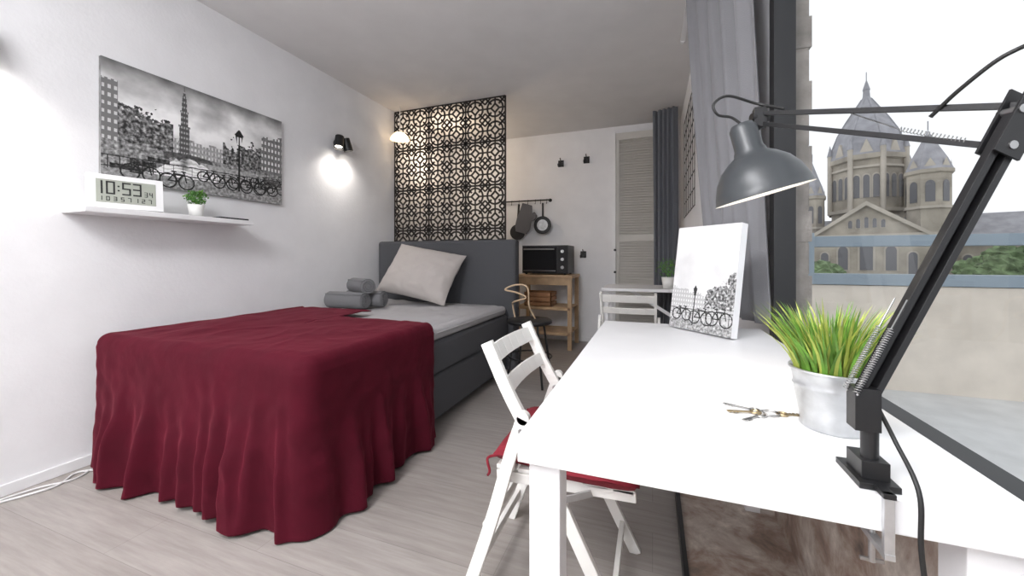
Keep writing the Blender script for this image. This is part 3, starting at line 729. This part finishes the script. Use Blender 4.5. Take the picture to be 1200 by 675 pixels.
for k in range(8):
    a=math.pi/8+k*math.pi/4+math.pi/8
    d=Vector((math.cos(a),math.sin(a),0))
    for off in(-.78,0,.78):
        t=Vector((-d.y,d.x,0)); p=Vector((0,6,0))+d*2.99+t*off
        n_=8; w=.25
        for (ww,dz,mt,of) in((w*1.5,.12,M_stone2,0),(w,0,M_dark,.04)):
            pts=[(-ww,6.2),(ww,6.2),(ww,7.9)]+[(ww*math.cos(q_),7.9+ww*math.sin(q_)) for q_ in np.linspace(0,math.pi,n_)][1:]
            m.add([p+d*of+t*x+Vector((0,0,z)) for x,z in pts],[tuple(range(len(pts)))],mt)
    t=Vector((-d.y,d.x,0)); p=Vector((0,6,0))+d*3.15
    m.add([p-t*.75+Vector((0,0,9.6)),p+t*.75+Vector((0,0,9.6)),p+Vector((0,0,11.2)),p-d*.9+Vector((0,0,11.2))],[(0,1,2),(0,2,3),(1,3,2)],M_stone2)
    a2=k*math.pi/4+math.pi/8; c=Vector((0,6,0))+Vector((math.cos(a2),math.sin(a2),0))*3.35
    m.cyl(c+Vector((0,0,5)),c+Vector((0,0,10.4)),.24,M_stone2,n=8); m.cyl(c+Vector((0,0,10.4)),c+Vector((0,0,11.4)),.28,M_slate,r2=.02,n=8)
def gable(cx,w,ze,za,y0,y1,mt):
    vs=[(cx-w/2,y0,-12),(cx+w/2,y0,-12),(cx+w/2,y0,ze),(cx,y0,za),(cx-w/2,y0,ze)]; vs+=[(a,y1,c) for a,b,c in vs]
    m.add(vs,[(0,1,2,3,4),(9,8,7,6,5),(0,4,9,5),(1,6,7,2)],mt)
    o=.25
    m.add([(cx-w/2-o,y0-.3,ze-.15),(cx,y0-.3,za+.15),(cx,y1,za+.15),(cx-w/2-o,y1,ze-.15),(cx+w/2+o,y0-.3,ze-.15),(cx+w/2+o,y1,ze-.15)],[(0,1,2,3),(1,4,5,2)],M_slate)
    m.add([(cx-w/2-o,y0-.3,ze-.15),(cx,y0-.3,za+.15),(cx+w/2+o,y0-.3,ze-.15),(cx+w/2+o,y0-.3,ze-.45),(cx,y0-.3,za-.2),(cx-w/2-o,y0-.3,ze-.45)],[(0,1,4,5),(1,2,3,4)],M_stone2)
gable(0,8.6,3.0,5.4,0,6,M_stone)
# triple windows + round arches on the gable front
for (x,z,w_,h_) in((-1.75,.1,.75,1.9),(0,.1,.95,2.4),(1.75,.1,.75,1.9),(-3.2,-.3,.6,1.8),(3.2,-.3,.6,1.8)): arch(x,0,z,w_,h_)
for x in np.arange(-4,4.1,1.0): arch(x,0,-4.5,.6,2)
for x in np.arange(-1.2,1.3,.6): arch(x,0,3.45,.3,.85-abs(x)*.2)
m.box(-4.4,4.4,-.2,0,2.75,2.95,M_stone2)
m.box(-4.4,4.4,-.2,0,-1.3,-1.0,M_stone2)
m.box(-14,14,3,9,-12,2.2,M_stone); m.add([(-14,2.8,2.1),(14,2.8,2.1),(14,6,4.6),(-14,6,4.6),(14,9.2,2.1),(-14,9.2,2.1)],[(0,1,2,3),(3,2,4,5)],M_slate)
for x in list(np.arange(5.6,14,1.4))+list(np.arange(-13.2,-4.6,1.4)): arch(x,3,-.6,.6,1.9)
def tower(cx,cy,r,ztop,zap,n=8):
    octo(cx,cy,[(r,-12),(r,ztop),(r*1.12,ztop+.1),(r*1.12,ztop+.35),(r,ztop+.35)],M_stone,n)
    for zz in(2.8,ztop-2.6): octo(cx,cy,[(r,zz),(r*1.1,zz),(r*1.1,zz+.2),(r,zz+.2)],M_stone2,n)
    octo(cx,cy,[(r*1.08,ztop+.35),(r*.85,ztop+1.2),(r*.5,ztop+(zap-ztop)*.6),(0.0,zap)],M_slate,n)
    m.cyl((cx,cy,zap),(cx,cy,zap+.7),.05,M_slate,n=5)
    for k in range(n):
        a=k*2*math.pi/n+2*math.pi/n; d=Vector((math.cos(a),math.sin(a),0)); t=Vector((-d.y,d.x,0)); p=Vector((cx,cy,0))+d*(r*math.cos(math.pi/n)+.03)
        for zb in(ztop-2.1,.2):
            w=r*.2; pts=[(-w,zb),(w,zb),(w,zb+1.3)]+[(w*math.cos(q_),zb+1.3+w*math.sin(q_)) for q_ in np.linspace(0,math.pi,8)][1:]
            m.add([p+t*x+Vector((0,0,z)) for x,z in pts],[tuple(range(len(pts)))],M_dark)
        m.add([p-t*r*.38+Vector((0,0,ztop+.2)),p+t*r*.38+Vector((0,0,ztop+.2)),p+Vector((0,0,ztop+1.2))],[(0,1,2)],M_stone2)
tower(4.4,2.5,1.6,7.4,11.0); tower(-4.5,2.5,1.15,6.2,9.7); tower(3.0,9.5,1.0,9.0,12.5)
m.xf(Matrix.Translation((15.9,38.2,0))@Matrix.Rotation(math.radians(-22.6),4,'Z')@Matrix.Diagonal((.80,1,1,1)))
m.obj('church')
# trees
def tree(x,y,zc,r,seed):
    m=MB(); rnd=random.Random(seed)
    m.cyl((x,y,-12),(x,y,zc),.25,M_wood2,r2=.12,n=8)
    for k in range(14):
        d=Vector((rnd.gauss(0,1),rnd.gauss(0,1),rnd.gauss(0,.7))); d=d.normalized()*r*.6; c=Vector((x,y,zc))+d; rr=r*rnd.uniform(.35,.6)
        def fn(u,v,c=c,rr=rr):
            th=u*2*math.pi;ph=v*math.pi; n=Vector((math.sin(ph)*math.cos(th),math.sin(ph)*math.sin(th),math.cos(ph)))
            return c+n*rr*(1+.45*noise.noise(n*3.5+c))
        m.grid(fn,22,14,M_tree,False)
    m.obj('tree')
tree(20.6,33.6,.1,1.7,1); tree(22.8,33.0,.3,1.8,3); tree(25.5,31.5,.2,2.2,5); tree(11.3,33.8,-.3,1.3,2); tree(17.5,33,-1.6,1.5,6)
m=MB(); m.box(-60,120,6,150,-12.3,-12,M_ground); m.obj('street_ground')

# ---------------------------------------------------------------- added fill behind the viewer: invented ceiling fixtures + uplighter
def ceiling_fill(x,y,e,size):  # unseen ceiling fixture with area light, added to brighten the room
    m=MB(); m.lathe([(.001,0),(size*.5,0),(size*.5,-.05),(size*.47,-.055)],W_white,Matrix.Translation((x,y,H)),40); m.lathe([(size*.47,-.05),(.001,-.052)],M_pot,Matrix.Translation((x,y,H)),40); m.obj('ceiling_lamp')
    L=bpy.data.lights.new('ceiling_lamp_light','AREA'); L.shape='DISK'; L.size=size; L.energy=e; L.color=(.98,.98,1)
    o=bpy.data.objects.new('ceiling_lamp_light',L); S.collection.objects.link(o); o.location=(x,y,H-.06)
ceiling_fill(-1.1,-.5,44,.9)
ceiling_fill(-1.0,-1.5,26,.6)
m=MB(); M=Matrix.Translation((-.9,-1.1,0))  # unseen uplighter, added to lift the ceiling brightness
m.lathe([(.001,0),(.14,0),(.14,.02),(.02,.03),(.012,.05),(.012,1.62),(.03,1.64),(.16,1.72),(.155,1.725),(.03,1.66),(.001,1.655)],M_black,M); m.obj('floor_lamp')
L=bpy.data.lights.new('floor_lamp_light','AREA'); L.shape='DISK'; L.size=.26; L.energy=72; L.color=(.98,.98,1)
o=bpy.data.objects.new('floor_lamp_light',L); S.collection.objects.link(o); o.location=(-.9,-1.1,1.735); o.rotation_euler=(math.pi,0,0)
L=bpy.data.lights.new('kitchen_niche_light','POINT'); L.energy=10; L.color=(1,.80,.58); L.shadow_soft_size=.08
o=bpy.data.objects.new('kitchen_niche_light',L); S.collection.objects.link(o); o.location=(-2.25,3.95,2.2)

w=bpy.data.worlds.new('World'); S.world=w; w.use_nodes=True; bg=w.node_tree.nodes['Background']
bg.inputs[0].default_value=(.93,.96,1,1); bg.inputs[1].default_value=1.0

cam=bpy.data.cameras.new('camera'); cam.lens=13.5; cam.sensor_width=36; cam.shift_y=-.0288; cam.clip_start=.01; cam.clip_end=500
co=bpy.data.objects.new('camera',cam); S.collection.objects.link(co); co.location=(0,0,1.02); co.rotation_euler=(math.radians(90),0,math.radians(20.1)); S.camera=co
